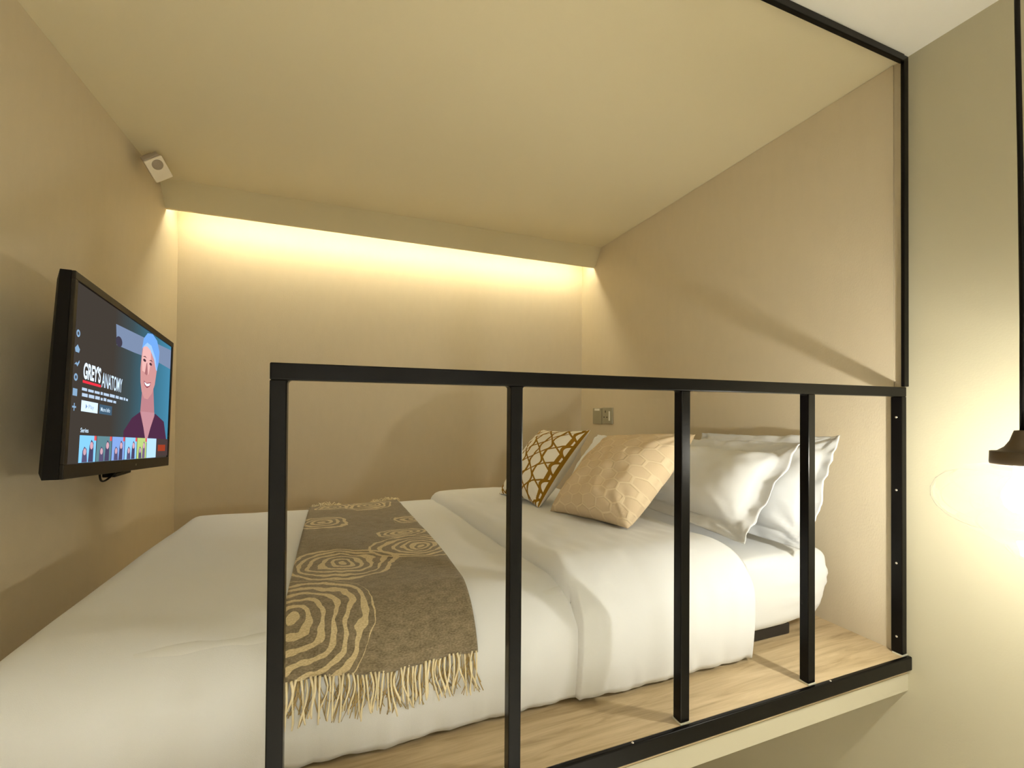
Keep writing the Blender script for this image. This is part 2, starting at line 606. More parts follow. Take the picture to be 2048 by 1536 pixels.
for i in range(NV):
    r, q = [], []
    for j in range(NU):
        u = j / (NU - 1)
        v = Lth * i / (NV - 1)
        r.append(throw_pt(u, v + hem(u) * (1 - i / (NV - 1)), 0.006 + 0.0015 * noise.noise(Vector((u * 9, v * 20, 0)))))
        q.append((u * 0.38, v))
    rows.append(r)
    uvs.append(q)
o = under(link('blanket_cloth', grid_mesh('blanket_cloth', rows, uvs), M_throw, None, True), throw)
solid(o, 0.004, 1.0)

# front tassels: each its own piece, hanging in front of the duvet
rt_ = random.Random(3)
NT = 46
for i in range(NT):
    u = (i + 0.5) / NT
    p0 = throw_pt(u, hem(u) + 0.004, 0.009)
    ln_ = 0.082 + rt_.uniform(-0.014, 0.014)
    sway = rt_.uniform(-0.013, 0.013)
    curl = rt_.uniform(-0.006, 0.006)
    pts = []
    for k in range(8):
        t = k / 7
        z = p0.z - ln_ * t
        x = p0.x + sway * t * t + curl * math.sin(t * math.pi * 1.5)
        y = duvet_surface(x, CY_FRONT - ln_ * t).y - 0.007 - 0.003 * math.sin(t * 3 + i) - rt_.uniform(0, 0.0015)
        pts.append((x, y, max(z, 0.02)))
    r0 = rt_.uniform(0.0016, 0.0023)
    under(tube('tassel', pts, [r0 * 1.25, r0 * 1.05, r0, r0, r0 * 0.9, r0 * 1.0, r0 * 1.1, r0 * 0.7], M_fringe, None, 6), throw)
# loose thinner yarns between the tassels
bm = bmesh.new()
for i in range(150):
    u = rt_.random()
    p0 = throw_pt(u, hem(u) + 0.003, 0.0065)
    ln_ = 0.08 + rt_.uniform(-0.03, 0.012)
    sway = rt_.uniform(-0.03, 0.03)
    pts = []
    for k in range(6):
        t = k / 5
        x = p0.x + sway * t * t
        y = duvet_surface(x, CY_FRONT - ln_ * t).y - 0.0035 - 0.002 * math.sin(t * 4 + i)
        pts.append((x, y, max(p0.z - ln_ * t, 0.02)))
    tube_into(bm, pts, rt_.uniform(0.0006, 0.0011), 4)
o = under(bm_obj('loose_yarn', bm, mat('tan_loose_yarn', srgb(186, 164, 118), 0.95, spec=0.1), None, True), throw)
o['kind'] = 'stuff'
# far fringe, bunched up along the far edge
bm = bmesh.new()
for i in range(170):
    u = rt_.random()
    p0 = throw_pt(u, Lth - 0.01, 0.008)
    ax = rt_.uniform(-0.045, 0.045)
    hgt = rt_.uniform(0.006, 0.03) * (0.55 + 0.45 * math.sin(u * 9))
    pts = [(p0.x + ax * t + 0.006 * math.sin(5 * t + i), p0.y + 0.05 * t * rt_.uniform(0.6, 1.0), p0.z + 0.004 + hgt * math.sin(math.pi * min(1, t * 1.1)) - 0.03 * t * t)
           for t in (0, 0.2, 0.4, 0.6, 0.8, 1.0)]
    tube_into(bm, pts, rt_.uniform(0.0012, 0.002), 5)
o = under(bm_obj('far_fringe', bm, M_fringe, None, True), throw)
o['kind'] = 'stuff'

# ------------------------------------------------------------------ pillows and cushions
def pillow_mesh(name, c, thick, bow=0.06, n=44, power=0.5, wr=0.004, seed=0.0, flange=0.0, sag=0.0):
    """c: four corner points (bottom-left, bottom-right, top-right, top-left) seen from the face; closed pillow mesh with UV"""
    bl, br, tr, tl = (Vector(v) for v in c)
    def mid(u, v):
        a, b = (u + 1) / 2, (v + 1) / 2
        uu = (u * (1 - bow * (1 - v * v)) + 1) / 2
        vv = (v * (1 - bow * (1 - u * u)) + 1) / 2
        return (bl * (1 - uu) + br * uu) * (1 - vv) + (tl * (1 - uu) + tr * uu) * vv
    nrm = ((br - bl) + (tr - tl)).cross((tl - bl) + (tr - br)).normalized()
    W = ((br - bl).length + (tr - tl).length) / 2
    Hh = ((tl - bl).length + (tr - br).length) / 2
    vf, vb, uvf = [], [], []
    for i in range(n + 1):
        for j in range(n + 1):
            u = math.sin(math.pi / 2 * (2 * j / n - 1))
            v = math.sin(math.pi / 2 * (2 * i / n - 1))
            u = 0.55 * u + 0.45 * (2 * j / n - 1)
            v = 0.55 * v + 0.45 * (2 * i / n - 1)
            fu, fv = 1 - flange / (W / 2), 1 - flange / (Hh / 2)
            iu, iv = min(1, abs(u) / fu), min(1, abs(v) / fv)
            prof = ((1 - iu ** 2.4) * (1 - iv ** 2.4))
            h = thick / 2 * prof ** power if prof > 0 else 0.0
            p = mid(u, v)
            edge = 1 - max(abs(u), abs(v)) ** 6
            k = wr * edge
            cr_ = math.exp(-((1 - abs(u)) ** 2 + (1 - abs(v)) ** 2) * 5)
            w1 = noise.noise(Vector((u * 2.2, v * 2.2, seed))) * k * 2.2 + noise.noise(Vector((u * 6 + v * 3, v * 5, seed + 3))) * k * 0.9
            ang = math.atan2(1 - abs(v), 1 - abs(u) + 1e-4)
            w1 += 0.5 * k * cr_ * 3 * math.sin(ang * 14 + seed)
            bend = 0.0
            if flange:
                e = max(abs(u), abs(v))
                if e > min(fu, fv):
                    bend = 0.016 * (e - min(fu, fv)) / (1.0001 - min(fu, fv)) * (noise.noise(Vector((u * 3.1, v * 3.1, seed + 9))) + 0.5 * noise.noise(Vector((u * 8, v * 8, seed + 5))))
            low = Vector((0, 0, -sag * (1 - v * v) * 0.0))
            vf.append(p + nrm * (h + w1 + bend + 0.0012) + low)
            vb.append(p - nrm * (h - w1 * 0.6 - bend + 0.0012) + low)
            uvf.append(((u + 1) / 2 * W, (v + 1) / 2 * Hh))
    verts = [tuple(v) for v in vf + vb]
    m1 = n + 1
    off = m1 * m1
    faces, fm = [], []
    for i in range(n):
        for j in range(n):
            a = i * m1 + j
            faces.append((a, a + 1, a + m1 + 1, a + m1))
            fm.append(0)
            faces.append((off + a + m1, off + a + m1 + 1, off + a + 1, off + a))
            fm.append(1)
    ring = [j for j in range(m1)] + [i * m1 + n for i in range(1, m1)] + [n * m1 + j for j in range(n - 1, -1, -1)] + [i * m1 for i in range(n - 1, 0, -1)]
    for a, b in zip(ring, ring[1:] + ring[:1]):
        faces.append((b, a, off + a, off + b))
        fm.append(1)
    me = bpy.data.meshes.new(name)
    me.from_pydata(verts, [], faces)
    ul = me.uv_layers.new(name='uv')
    alluv = uvf + uvf
    for lp in me.loops:
        ul.data[lp.index].uv = alluv[lp.vertex_index]
    me.update()
    return me, fm

def pillow(name, label, c, thick, m, group=None, back=None, cat='pillow', **kw):
    me, fm = pillow_mesh(name, c, thick, **kw)
    o = link(name, me, m, None, True)
    if back is not None:
        me.materials.append(back)
        for p, k in zip(me.polygons, fm):
            p.material_index = k
    return tag(o, label, cat, group)

# white pillows leaning on the head wall; corners given facing the foot of the bed
pillow('bed_pillow', 'white flanged pillow leaning on the head wall behind another white pillow',
       ((-0.235, 0.70, 0.272), (-0.215, 0.125, 0.272), (-0.062, 0.140, 0.612), (-0.062, 0.70, 0.59)), 0.105, M_linen,
       wr=0.007, seed=4.0, flange=0.04, bow=0.03, power=0.42)
pillow('bed_pillow', 'white flanged pillow leaning between the beige cushion and another pillow',
       ((-0.45, 0.76, 0.33), (-0.405, 0.185, 0.30), (-0.225, 0.140, 0.594), (-0.255, 0.74, 0.575)), 0.135, M_linen,
       wr=0.007, seed=9.0, flange=0.045, bow=0.03, power=0.40)
pillow('bed_pillow', 'white pillow mostly hidden behind the gold lattice cushion',
       ((-0.43, 1.25, 0.29), (-0.43, 0.79, 0.29), (-0.235, 0.79, 0.565), (-0.235, 1.25, 0.555)), 0.14, M_linen,
       wr=0.004, seed=14.0, flange=0.02, bow=0.04)

def lattice_mat():
    """white cloth printed with interlacing ochre ogee and angular trellis lines"""
    m, nt, p = nodes_of('ochre_trellis_print')
    N, L = nt.nodes, nt.links
    uv = N.new('ShaderNodeUVMap')
    uv.uv_map = 'uv'
    sp = N.new('ShaderNodeSeparateXYZ')
    L.new(uv.outputs[0], sp.inputs[0])
    def M(op, a, b=None):
        n = N.new('ShaderNodeMath')
        n.operation = op
        for i, v in enumerate((a, b)):
            if v is None:
                continue
            if isinstance(v, (int, float)):
                n.inputs[i].default_value = v
            else:
                L.new(v, n.inputs[i])
        return n.outputs[0]
    P = 0.110                      # horizontal repeat
    Q = 0.160                      # vertical repeat
    u = M('DIVIDE', sp.outputs[0], P)
    v = M('DIVIDE', sp.outputs[1], Q)
    lw = 0.050
    def absfrac(x):                # distance to nearest integer
        return M('ABSOLUTE', M('SUBTRACT', x, M('ROUND', x)))
    cosv = M('COSINE', M('MULTIPLY', v, 2 * math.pi))
    # two mirrored wave families make the ogee, wider wave makes the overlap
    lines = []
    for amp, ph in ((0.30, 0.0), (-0.30, 0.0)):
        lines.append(absfrac(M('ADD', u, M('ADD', M('MULTIPLY', cosv, amp), ph))))
    tri = M('SUBTRACT', M('MULTIPLY', absfrac(M('ADD', v, 0.25)), 4.0), 1.0)
    clip = M('MINIMUM', M('MAXIMUM', M('MULTIPLY', tri, 1.7), -0.9), 0.9)
    for amp, ph in ((0.30, 0.5), (-0.30, 0.5)):
        lines.append(absfrac(M('ADD', u, M('ADD', M('MULTIPLY', clip, amp), ph))))
    dmin = lines[0]
    for l_ in lines[1:]:
        dmin = M('MINIMUM', dmin, l_)
    fac = M('LESS_THAN', dmin, lw)
    # printed border line near the side seam
    edge = M('GREATER_THAN', M('ABSOLUTE', M('SUBTRACT', sp.outputs[0], GW / 2)), GW / 2 - 0.0045)
    fac = M('MAXIMUM', fac, edge)
    mx = N.new('ShaderNodeMix')
    mx.data_type = 'RGBA'
    L.new(fac, mx.inputs['Factor'])
    mx.inputs['A'].default_value = srgb(248, 245, 236)
    mx.inputs['B'].default_value = srgb(150, 112, 30)
    L.new(mx.outputs['Result'], p.inputs['Base Color'])
    p.inputs['Roughness'].default_value = 0.85
    p.inputs['Specular IOR Level'].default_value = 0.15
    return m

def hex_mat():
    """beige woven cloth with raised elongated hexagon outlines"""
    m, nt, p = nodes_of('beige_hexagon_jacquard')
    N, L = nt.nodes, nt.links
    uv = N.new('ShaderNodeUVMap')
    uv.uv_map = 'uv'
    sp = N.new('ShaderNodeSeparateXYZ')
    L.new(uv.outputs[0], sp.inputs[0])
    def M(op, a, b=None):
        n = N.new('ShaderNodeMath')
        n.operation = op
        for i, v in enumerate((a, b)):
            if v is None:
                continue
            if isinstance(v, (int, float)):
                n.inputs[i].default_value = v
            else:
                L.new(v, n.inputs[i])
        return n.outputs[0]
    sx, sy = 0.058, 0.040
    def cell(du, dv):
        uu = M('ADD', M('DIVIDE', sp.outputs[0], sx), du)
        vv = M('ADD', M('DIVIDE', sp.outputs[1], sy * 1.7321), dv)
        au = M('ABSOLUTE', M('SUBTRACT', uu, M('ROUND', uu)))
        av = M('MULTIPLY', M('ABSOLUTE', M('SUBTRACT', vv, M('ROUND', vv))), 1.7321)
        return M('MAXIMUM', au, M('ADD', M('MULTIPLY', au, 0.5), M('MULTIPLY', av, 0.866)))
    d = M('MINIMUM', cell(0, 0), cell(0.5, 0.5))
    line = N.new('ShaderNodeMapRange')
    line.inputs[1].default_value = 0.41
    line.inputs[2].default_value = 0.46
    L.new(d, line.inputs[0])
    mx = N.new('ShaderNodeMix')
    mx.data_type = 'RGBA'
    L.new(line.outputs[0], mx.inputs['Factor'])
    mx.inputs['A'].default_value = srgb(216, 196, 166)
    mx.inputs['B'].default_value = srgb(226, 208, 178)
    L.new(mx.outputs['Result'], p.inputs['Base Color'])
    p.inputs['Roughness'].default_value = 0.8
    p.inputs['Specular IOR Level'].default_value = 0.2
    b = N.new('ShaderNodeBump')
    b.inputs['Strength'].default_value = 0.45
    b.inputs['Distance'].default_value = 0.003
    L.new(line.outputs[0], b.inputs['Height'])
    L.new(b.outputs[0], p.inputs['Normal'])
    return m
GOLD = ((-0.858, 1.040, 0.318), (-0.802, 0.752, 0.314), (-0.588, 0.738, 0.606), (-0.638, 1.078, 0.594))
GW = ((Vector(GOLD[1]) - Vector(GOLD[0])).length + (Vector(GOLD[2]) - Vector(GOLD[3])).length) / 2
M_cushback = mat('white_cushion_back', (0.80, 0.79, 0.74, 1), 0.85, bump=0.1, bscale=700, spec=0.15)
M_hex = hex_mat()
pillow('throw_cushion', 'white cushion printed with a golden ochre trellis lattice',
       GOLD, 0.15, lattice_mat(),
       back=M_cushback, cat='cushion', wr=0.004, seed=21.0, bow=0.10, power=0.55)
pillow('throw_cushion', 'plain beige cushion with a raised tonal hexagon weave',
       ((-0.785, 0.685, 0.316), (-0.665, 0.385, 0.318), (-0.455, 0.325, 0.610), (-0.530, 0.700, 0.580)), 0.185, M_hex,
       cat='cushion', wr=0.006, seed=33.0, bow=0.06, power=0.48)

# ------------------------------------------------------------------ television
TVW, TVH = 0.822, 0.495
tv = tag(empty('television'), 'black flat television on the side wall showing a streaming menu', 'television')
xa = Vector((-0.05, 0.816, -0.064)).normalized()
up = Vector((0.0, 0.037, 0.494))
za = xa.cross(up).normalized()
ya = za.cross(xa).normalized()
org = Vector((-2.100, 0.542, 0.517))
tv.matrix_world = Matrix(((xa.x, ya.x, za.x, org.x), (xa.y, ya.y, za.y, org.y), (xa.z, ya.z, za.z, org.z), (0, 0, 0, 1)))
M_tv = mat('black_tv_plastic', (0.004, 0.0034, 0.003, 1), 0.5, spec=0.15)
M_bezel = mat('dark_bezel_plastic', (0.012, 0.0095, 0.007, 1), 0.45, spec=0.25)
# shell: front frame depth plus a bulged back that is deeper towards the bottom
bm = bmesh.new()
def ringv(inset, z, zl):
    return [bm.verts.new(p) for p in ((inset, inset * 0.8, zl), (TVW - inset, inset * 0.8, zl), (TVW - inset, TVH - inset, z), (inset, TVH - inset, z))]
rs = [ringv(0, -0.001, -0.001), ringv(0.0, -0.022, -0.030), ringv(0.02, -0.034, -0.044), ringv(0.07, -0.044, -0.056)]
for a, b in zip(rs, rs[1:]):
    for i in range(4):
        bm.faces.new((a[i], a[(i + 1) % 4], b[(i + 1) % 4], b[i]))
bm.faces.new(rs[0])
bm.faces.new(rs[-1])
bm_obj('back_shell', bm, M_tv, tv)
BL, BR, BT, BB = 0.016, 0.014, 0.020, 0.034
bz = bmesh.new()
add_box(bz, 0, TVW, 0, BB, -0.001, 0.007, 0.0015)
add_box(bz, 0, TVW, TVH - BT, TVH, -0.001, 0.007, 0.0015)
add_box(bz, 0, BL, BB, TVH - BT, -0.001, 0.007, 0.0015)
add_box(bz, TVW - BR, TVW, BB, TVH - BT, -0.001, 0.007, 0.0015)
bezel = bm_obj('bezel', bz, M_bezel, tv)
bm = bmesh.new()
bmesh.ops.create_circle(bm, cap_ends=True, radius=0.0035, segments=16)
lg = bm_obj('maker_badge', bm, mat('grey_badge', (0.3, 0.28, 0.25, 1), 0.4), bezel)
lg.location = (TVW * 0.56, BB * 0.5, 0.0074)
SW, SH = TVW - BL - BR, TVH - BB - BT
TVE = 1.0
scr = box('screen', BL, BL + SW, BB, BB + SH, 0.0, 0.002, emis('screen_dark_glow', srgb(62, 56, 50), TVE), tv)

def sx_(u):
    return BL + u * SW
def sy_(v):
    return BB + (1 - v) * SH
layer = [0.0022]
def poly(name, pts, col, smoothn=0):
    layer[0] += 0.00006
    bm = bmesh.new()
    bm.faces.new([bm.verts.new((sx_(u), sy_(v), layer[0])) for u, v in pts])
    return bm_obj(name, bm, emis(name + '_glow', srgb(*col), TVE), scr)
def quad(name, u0, v0, u1, v1, col):
    return poly(name, [(u0, v0), (u1, v0), (u1, v1), (u0, v1)], col)
def gradient_panel(name, u0, v0, u1, v1, stops):
    layer[0] += 0.00006
    bm = bmesh.new()
    bm.faces.new([bm.verts.new((sx_(u), sy_(v), layer[0])) for u, v in ((u0, v0), (u1, v0), (u1, v1), (u0, v1))])
    m, nt, p = nodes_of(name + '_glow')
    nt.nodes.remove(p)
    tc = nt.nodes.new('ShaderNodeTexCoord')
    s = nt.nodes.new('ShaderNodeSeparateXYZ')
    nt.links.new(tc.outputs['Generated'], s.inputs[0])
    cr = nt.nodes.new('ShaderNodeValToRGB')
    for i, (pos, c) in enumerate(stops):
        e = cr.color_ramp.elements[i] if i < 2 else cr.color_ramp.elements.new(pos)
        e.position = pos
        e.color = srgb(*c)
    e = nt.nodes.new('ShaderNodeEmission')
    e.inputs[1].default_value = TVE
    nt.links.new(s.outputs[0], cr.inputs[0])
    nt.links.new(cr.outputs[0], e.inputs[0])
    nt.links.new(e.outputs[0], nt.nodes['Material Output'].inputs[0])
    return bm_obj(name, bm, m, scr)
def ell(cu, cv, ru, rv, n=28, a0=0.0, a1=2 * math.pi):
    return [(cu + ru * math.cos(a0 + (a1 - a0) * i / n), cv + rv * math.sin(a0 + (a1 - a0) * i / n)) for i in range(n)]
def text(name, s, u0, v0, u1, v1, col, bold=0.0):
    layer[0] += 0.00006
    cu = bpy.data.curves.new(name, 'FONT')
    cu.body = s
    cu.size = 1
    cu.offset = bold
    tmp = bpy.data.objects.new(name, cu)
    COL.objects.link(tmp)
    bpy.context.view_layer.update()
    me = bpy.data.meshes.new_from_object(tmp.evaluated_get(bpy.context.evaluated_depsgraph_get()))
    bpy.data.objects.remove(tmp)
    xs = [v.co.x for v in me.vertices]
    ys = [v.co.y for v in me.vertices]
    ax, bx_, ay, by_ = min(xs), max(xs), min(ys), max(ys)
    for v in me.vertices:
        fu = (v.co.x - ax) / (bx_ - ax)
        fv = (v.co.y - ay) / (by_ - ay)
        v.co = Vector((sx_(u0 + (u1 - u0) * fu), sy_(v1 + (v0 - v1) * fv), layer[0]))
    me.materials.clear()
    return link(name, me, emis(name + '_glow', srgb(*col), TVE), scr)

gradient_panel('picture_backdrop', 0.30, 0.0, 1.0, 0.86, [(0.0, (62, 56, 50)), (1.0, (66, 128, 158)), (0.25, (58, 72, 76)), (0.6, (56, 104, 124))])
poly('light_band', [(0.31, 0.10), (0.62, 0.07), (1.0, 0.03), (1.0, 0.205), (0.75, 0.20), (0.50, 0.225), (0.325, 0.235)], (116, 132, 160))
poly('dark_blot', ell(0.345, 0.205, 0.03, 0.035), (60, 56, 70))
# generic smiling figure in a pale blue cap and dark top
poly('neck', [(0.612, 0.46), (0.755, 0.44), (0.785, 0.66), (0.70, 0.88), (0.60, 0.66)], (176, 122, 128))
poly('dark_top', [(0.43, 0.80), (0.51, 0.70), (0.60, 0.645), (0.69, 0.86), (0.795, 0.635), (0.93, 0.69), (0.985, 0.86), (0.43, 0.86)], (74, 42, 66))
poly('skin_collar', [(0.61, 0.64), (0.785, 0.63), (0.70, 0.86), (0.68, 0.86)], (186, 134, 142))
poly('face', [(0.60, 0.10), (0.585, 0.22), (0.578, 0.32), (0.586, 0.42), (0.605, 0.49), (0.64, 0.535), (0.685, 0.535), (0.735, 0.48), (0.77, 0.40), (0.79, 0.27), (0.80, 0.12), (0.70, 0.05)], (196, 140, 138))
poly('face_light', [(0.60, 0.14), (0.70, 0.10), (0.70, 0.25), (0.68, 0.34), (0.60, 0.33), (0.59, 0.24)], (222, 172, 168))
poly('cap', [(0.585, 0.165), (0.60, 0.08), (0.645, 0.02), (0.71, 0.0), (0.775, 0.03), (0.815, 0.11), (0.812, 0.20), (0.79, 0.28), (0.77, 0.20), (0.70, 0.105), (0.645, 0.10)], (108, 160, 226))
poly('cap_band', [(0.597, 0.145), (0.645, 0.095), (0.70, 0.10), (0.765, 0.185), (0.79, 0.28), (0.775, 0.275), (0.745, 0.20), (0.69, 0.14), (0.645, 0.125)], (150, 190, 236))
for cu_, cv_ in ((0.622, 0.243), (0.70, 0.25)):
    poly('eyebrow', [(cu_ - 0.026, cv_ - 0.022), (cu_ + 0.004, cv_ - 0.036), (cu_ + 0.03, cv_ - 0.024), (cu_ + 0.004, cv_ - 0.026)], (96, 62, 66))
    poly('eye', ell(cu_, cv_, 0.018, 0.011, 16), (70, 46, 56))
poly('nose_shade', [(0.645, 0.26), (0.655, 0.25), (0.668, 0.335), (0.655, 0.352), (0.63, 0.345)], (160, 104, 106))
poly('mouth', [(0.622, 0.40), (0.66, 0.412), (0.715, 0.392), (0.70, 0.43), (0.665, 0.45), (0.635, 0.435)], (140, 66, 76))
poly('teeth', [(0.63, 0.408), (0.662, 0.417), (0.708, 0.402), (0.692, 0.427), (0.662, 0.437), (0.64, 0.427)], (236, 236, 246))
# menu
for i, v in enumerate((0.281, 0.367, 0.445, 0.525, 0.608, 0.689)):
    c = (128, 160, 190)
    if i == 5:
        poly('menu_icon', [(0.018, 0.684), (0.042, 0.684), (0.042, 0.694), (0.018, 0.694)], c)
        poly('menu_icon', [(0.0275, 0.668), (0.0325, 0.668), (0.0325, 0.71), (0.0275, 0.71)], c)
    elif i == 1:
        poly('menu_icon', [(0.030, v - 0.024), (0.046, v), (0.041, v + 0.02), (0.019, v + 0.02), (0.014, v)], c)
    elif i == 2:
        poly('menu_icon', [(0.016, v + 0.012), (0.028, v - 0.004), (0.034, v + 0.003), (0.046, v - 0.018), (0.048, v - 0.006), (0.036, v + 0.02), (0.028, v + 0.010)], c)
    elif i == 4:
        poly('menu_icon', [(0.016, v - 0.02), (0.044, v - 0.02), (0.044, v + 0.02), (0.016, v + 0.02)], c)
    else:
        poly('menu_icon', ell(0.030, v, 0.012, 0.021, 16), c)
        poly('menu_icon_hole', ell(0.030, v, 0.006, 0.010, 12), (70, 72, 78))
text('title_first_word', "GREY'S", 0.076, 0.424, 0.202, 0.522, (222, 238, 255), 0.035)
text('title_second_word', "ANATOMY", 0.211, 0.448, 0.389, 0.542, (205, 228, 250), 0.012)
quad('red_underline', 0.074, 0.530, 0.206, 0.545, (226, 50, 66))
rw = random.Random(5)
for v0, u_end in ((0.572, 0.45), (0.606, 0.352)):      # two rows of print too small to read
    u = 0.072
    while u < u_end - 0.012:
        wd = min(rw.uniform(0.016, 0.046), u_end - u)
        quad('small_print', u, v0 + rw.uniform(-0.003, 0.002), u + wd, v0 + 0.017, (176, 196, 218))
        u += wd + 0.007
quad('play_button', 0.070, 0.645, 0.187, 0.707, (212, 232, 252))
poly('play_arrow', [(0.100, 0.662), (0.112, 0.676), (0.100, 0.690)], (110, 140, 180))
text('play_text', "Play", 0.120, 0.664, 0.158, 0.694, (130, 156, 190))
quad('info_button', 0.198, 0.648, 0.302, 0.706, (64, 88, 108))
text('info_text', "More Info", 0.210, 0.664, 0.285, 0.690, (200, 222, 240), 0.01)
text('row_heading', "Series", 0.074, 0.800, 0.128, 0.826, (200, 226, 246), 0.015)
ths = [(0.071, 0.188, (128, 196, 240)), (0.192, 0.312, (92, 128, 136)), (0.316, 0.432, (126, 160, 220)), (0.436, 0.560, (140, 196, 240)), (0.564, 0.676, (176, 200, 120)), (0.680, 0.806, (176, 214, 246))]
for u0, u1, c in ths:
    quad('thumbnail', u0, 0.842, u1, 0.996, c)
    wd = u1 - u0
    if c[0] == 176 and c[2] == 246:
        continue
    poly('thumbnail_figure', [(u0 + wd * .18, 0.995), (u0 + wd * .20, 0.93), (u0 + wd * .30, 0.905), (u0 + wd * .44, 0.92), (u0 + wd * .50, 0.995)], (84, 78, 108))
    poly('thumbnail_figure', [(u0 + wd * .55, 0.995), (u0 + wd * .60, 0.90), (u0 + wd * .70, 0.865), (u0 + wd * .84, 0.885), (u0 + wd * .86, 0.995)], (70, 64, 92) if u0 < 0.5 else (112, 92, 120))
    poly('thumbnail_face', ell(u0 + wd * .33, 0.935, wd * .09, 0.02, 12), (196, 158, 170))
    poly('thumbnail_face', ell(u0 + wd * .72, 0.90, wd * .10, 0.022, 12), (206, 160, 172))
    poly('thumbnail_mark', [(u1 - wd * .14, 0.842), (u1, 0.842), (u1, 0.87), (u1 - wd * .14, 0.87)], (214, 84, 84))
quad('thumbnail', 0.815, 0.842, 0.985, 0.985, (70, 56, 54))
quad('thumbnail_mark', 0.832, 0.892, 0.945, 0.945, (150, 58, 34))

# power cable loop and mount
pts = [(0.255 + 0.115 * t, -0.028 * math.sin(math.pi * t) ** 0.8 + 0.004, -0.014 - 0.01 * math.sin(math.pi * t)) for t in [i / 14 for i in range(15)]]
tube('power_cable', pts, 0.0028, M_tv, tv, 8)
mount = tag(empty('television_wall_mount', (-2.264, 0.95, 0.70)), 'black steel arm holding the television off the side wall', 'mount')
under(box('wall_plate', -2.2635, -2.257, 0.86, 1.02, 0.60, 0.86, M_black, bevel=0.002), mount)
under(box('arm', -2.257, -2.181, 0.915, 0.965, 0.66, 0.78, M_black, bevel=0.003), mount)
ms = box('lower_clip', -2.20, -2.165, 0.98, 1.09, 0.462, 0.476, M_black, bevel=0.003)
under(ms, mount)
under(box('strut', -2.2, -2.19, 1.0, 1.06, 0.47, 0.70, M_black, bevel=0.003), mount)
under(box('crossbar', -2.2, -2.19, 0.915, 1.06, 0.68, 0.72, M_black, bevel=0.003), mount)

# ------------------------------------------------------------------ corner sensor
sen = tag(empty('motion_sensor', (-2.205, 1.36, 1.635)), 'small white box sensor with a round grey dome in the ceiling corner', 'sensor')
zn = Vector((0.62, -0.45, -0.64)).normalized()
xn = (Vector((0, 1, 0)) - zn * zn.y).normalized()
xn = Matrix.Rotation(math.radians(-11), 3, zn) @ xn
yn = zn.cross(xn)
sen.matrix_world = Matrix(((xn.x, yn.x, zn.x, -2.192), (xn.y, yn.y, zn.y, 1.36), (xn.z, yn.z, zn.z, 1.632), (0, 0, 0, 1)))
M_sen = mat('white_sensor_plastic', (0.86, 0.80, 0.68, 1), 0.45)
M_dome = mat('grey_sensor_dome', (0.34, 0.29, 0.23, 1), 0.5)
M_gsen = mat('grey_sensor_shell', (0.42, 0.36, 0.29, 1), 0.5)
box('face_plate', -0.045, 0.045, -0.034, 0.034, 0.0, 0.010, M_sen, sen, bevel=0.004, seg=3)
box('housing', -0.047, 0.045, -0.031, 0.031, -0.026, 0.0005, M_gsen, sen, bevel=0.004)
box('bracket', -0.03, 0.03, -0.02, 0.02, -0.055, -0.0295, M_gsen, sen, bevel=0.003)
d = lathe('dome', [(0, 0.0055), (0.009, 0.005), (0.015, 0.0035), (0.019, 0.0012), (0.0205, 0)], M_dome, sen, 32)
d.location = (-0.020, 0.004, 0.0098)

# ------------------------------------------------------------------ wall plates by the bed head
M_plate = mat('grey_green_metal_plate', (0.36, 0.34, 0.25, 1), 0.45, 0.15)
M_lab = mat('white_sticker', (0.85, 0.84, 0.78, 1), 0.5)
M_dark = mat('dark_slot', (0.02, 0.018, 0.015, 1), 0.6)
def plate(name, label, cat, y0, y1, z0, z1):
    t = tag(empty(name, (-0.0042, (y0 + y1) / 2, z0)), label, cat)
    under(box('face_plate', -0.013, -0.0042, y0, y1, z0, z1, M_plate, bevel=0.003), t)
    return t
# seen from the room, larger y is further left
t = plate('blank_plate', 'square grey metal blank plate on the head wall beside a socket', 'wall plate', 1.568, 1.672, 0.598, 0.697)
under(box('sticker', -0.0136, -0.0129, 1.59, 1.648, 0.681, 0.694, M_lab), t)
t = plate('power_socket', 'square grey metal power socket on the head wall', 'socket', 1.455, 1.563, 0.602, 0.700)
for py, pz, w2, h2 in ((1.525, 0.676, 0.008, 0.013), (1.539, 0.642, 0.012, 0.006), (1.508, 0.642, 0.012, 0.006)):
    under(box('pin_hole', -0.0136, -0.0128, py - w2 / 2, py + w2 / 2, pz - h2 / 2, pz + h2 / 2, M_dark), t)
under(box('switch', -0.0155, -0.0128, 1.474, 1.488, 0.622, 0.678, M_lab, bevel=0.001), t)

# ------------------------------------------------------------------ cove light
led = tag(box('light_strip', XL + 0.03, -0.03, 1.700, 1.714, 1.632, 1.638, emis('warm_led', (1.0, 0.90, 0.64), LED_POWER)),
          'warm light strip tucked behind the sloping soffit', 'light strip')

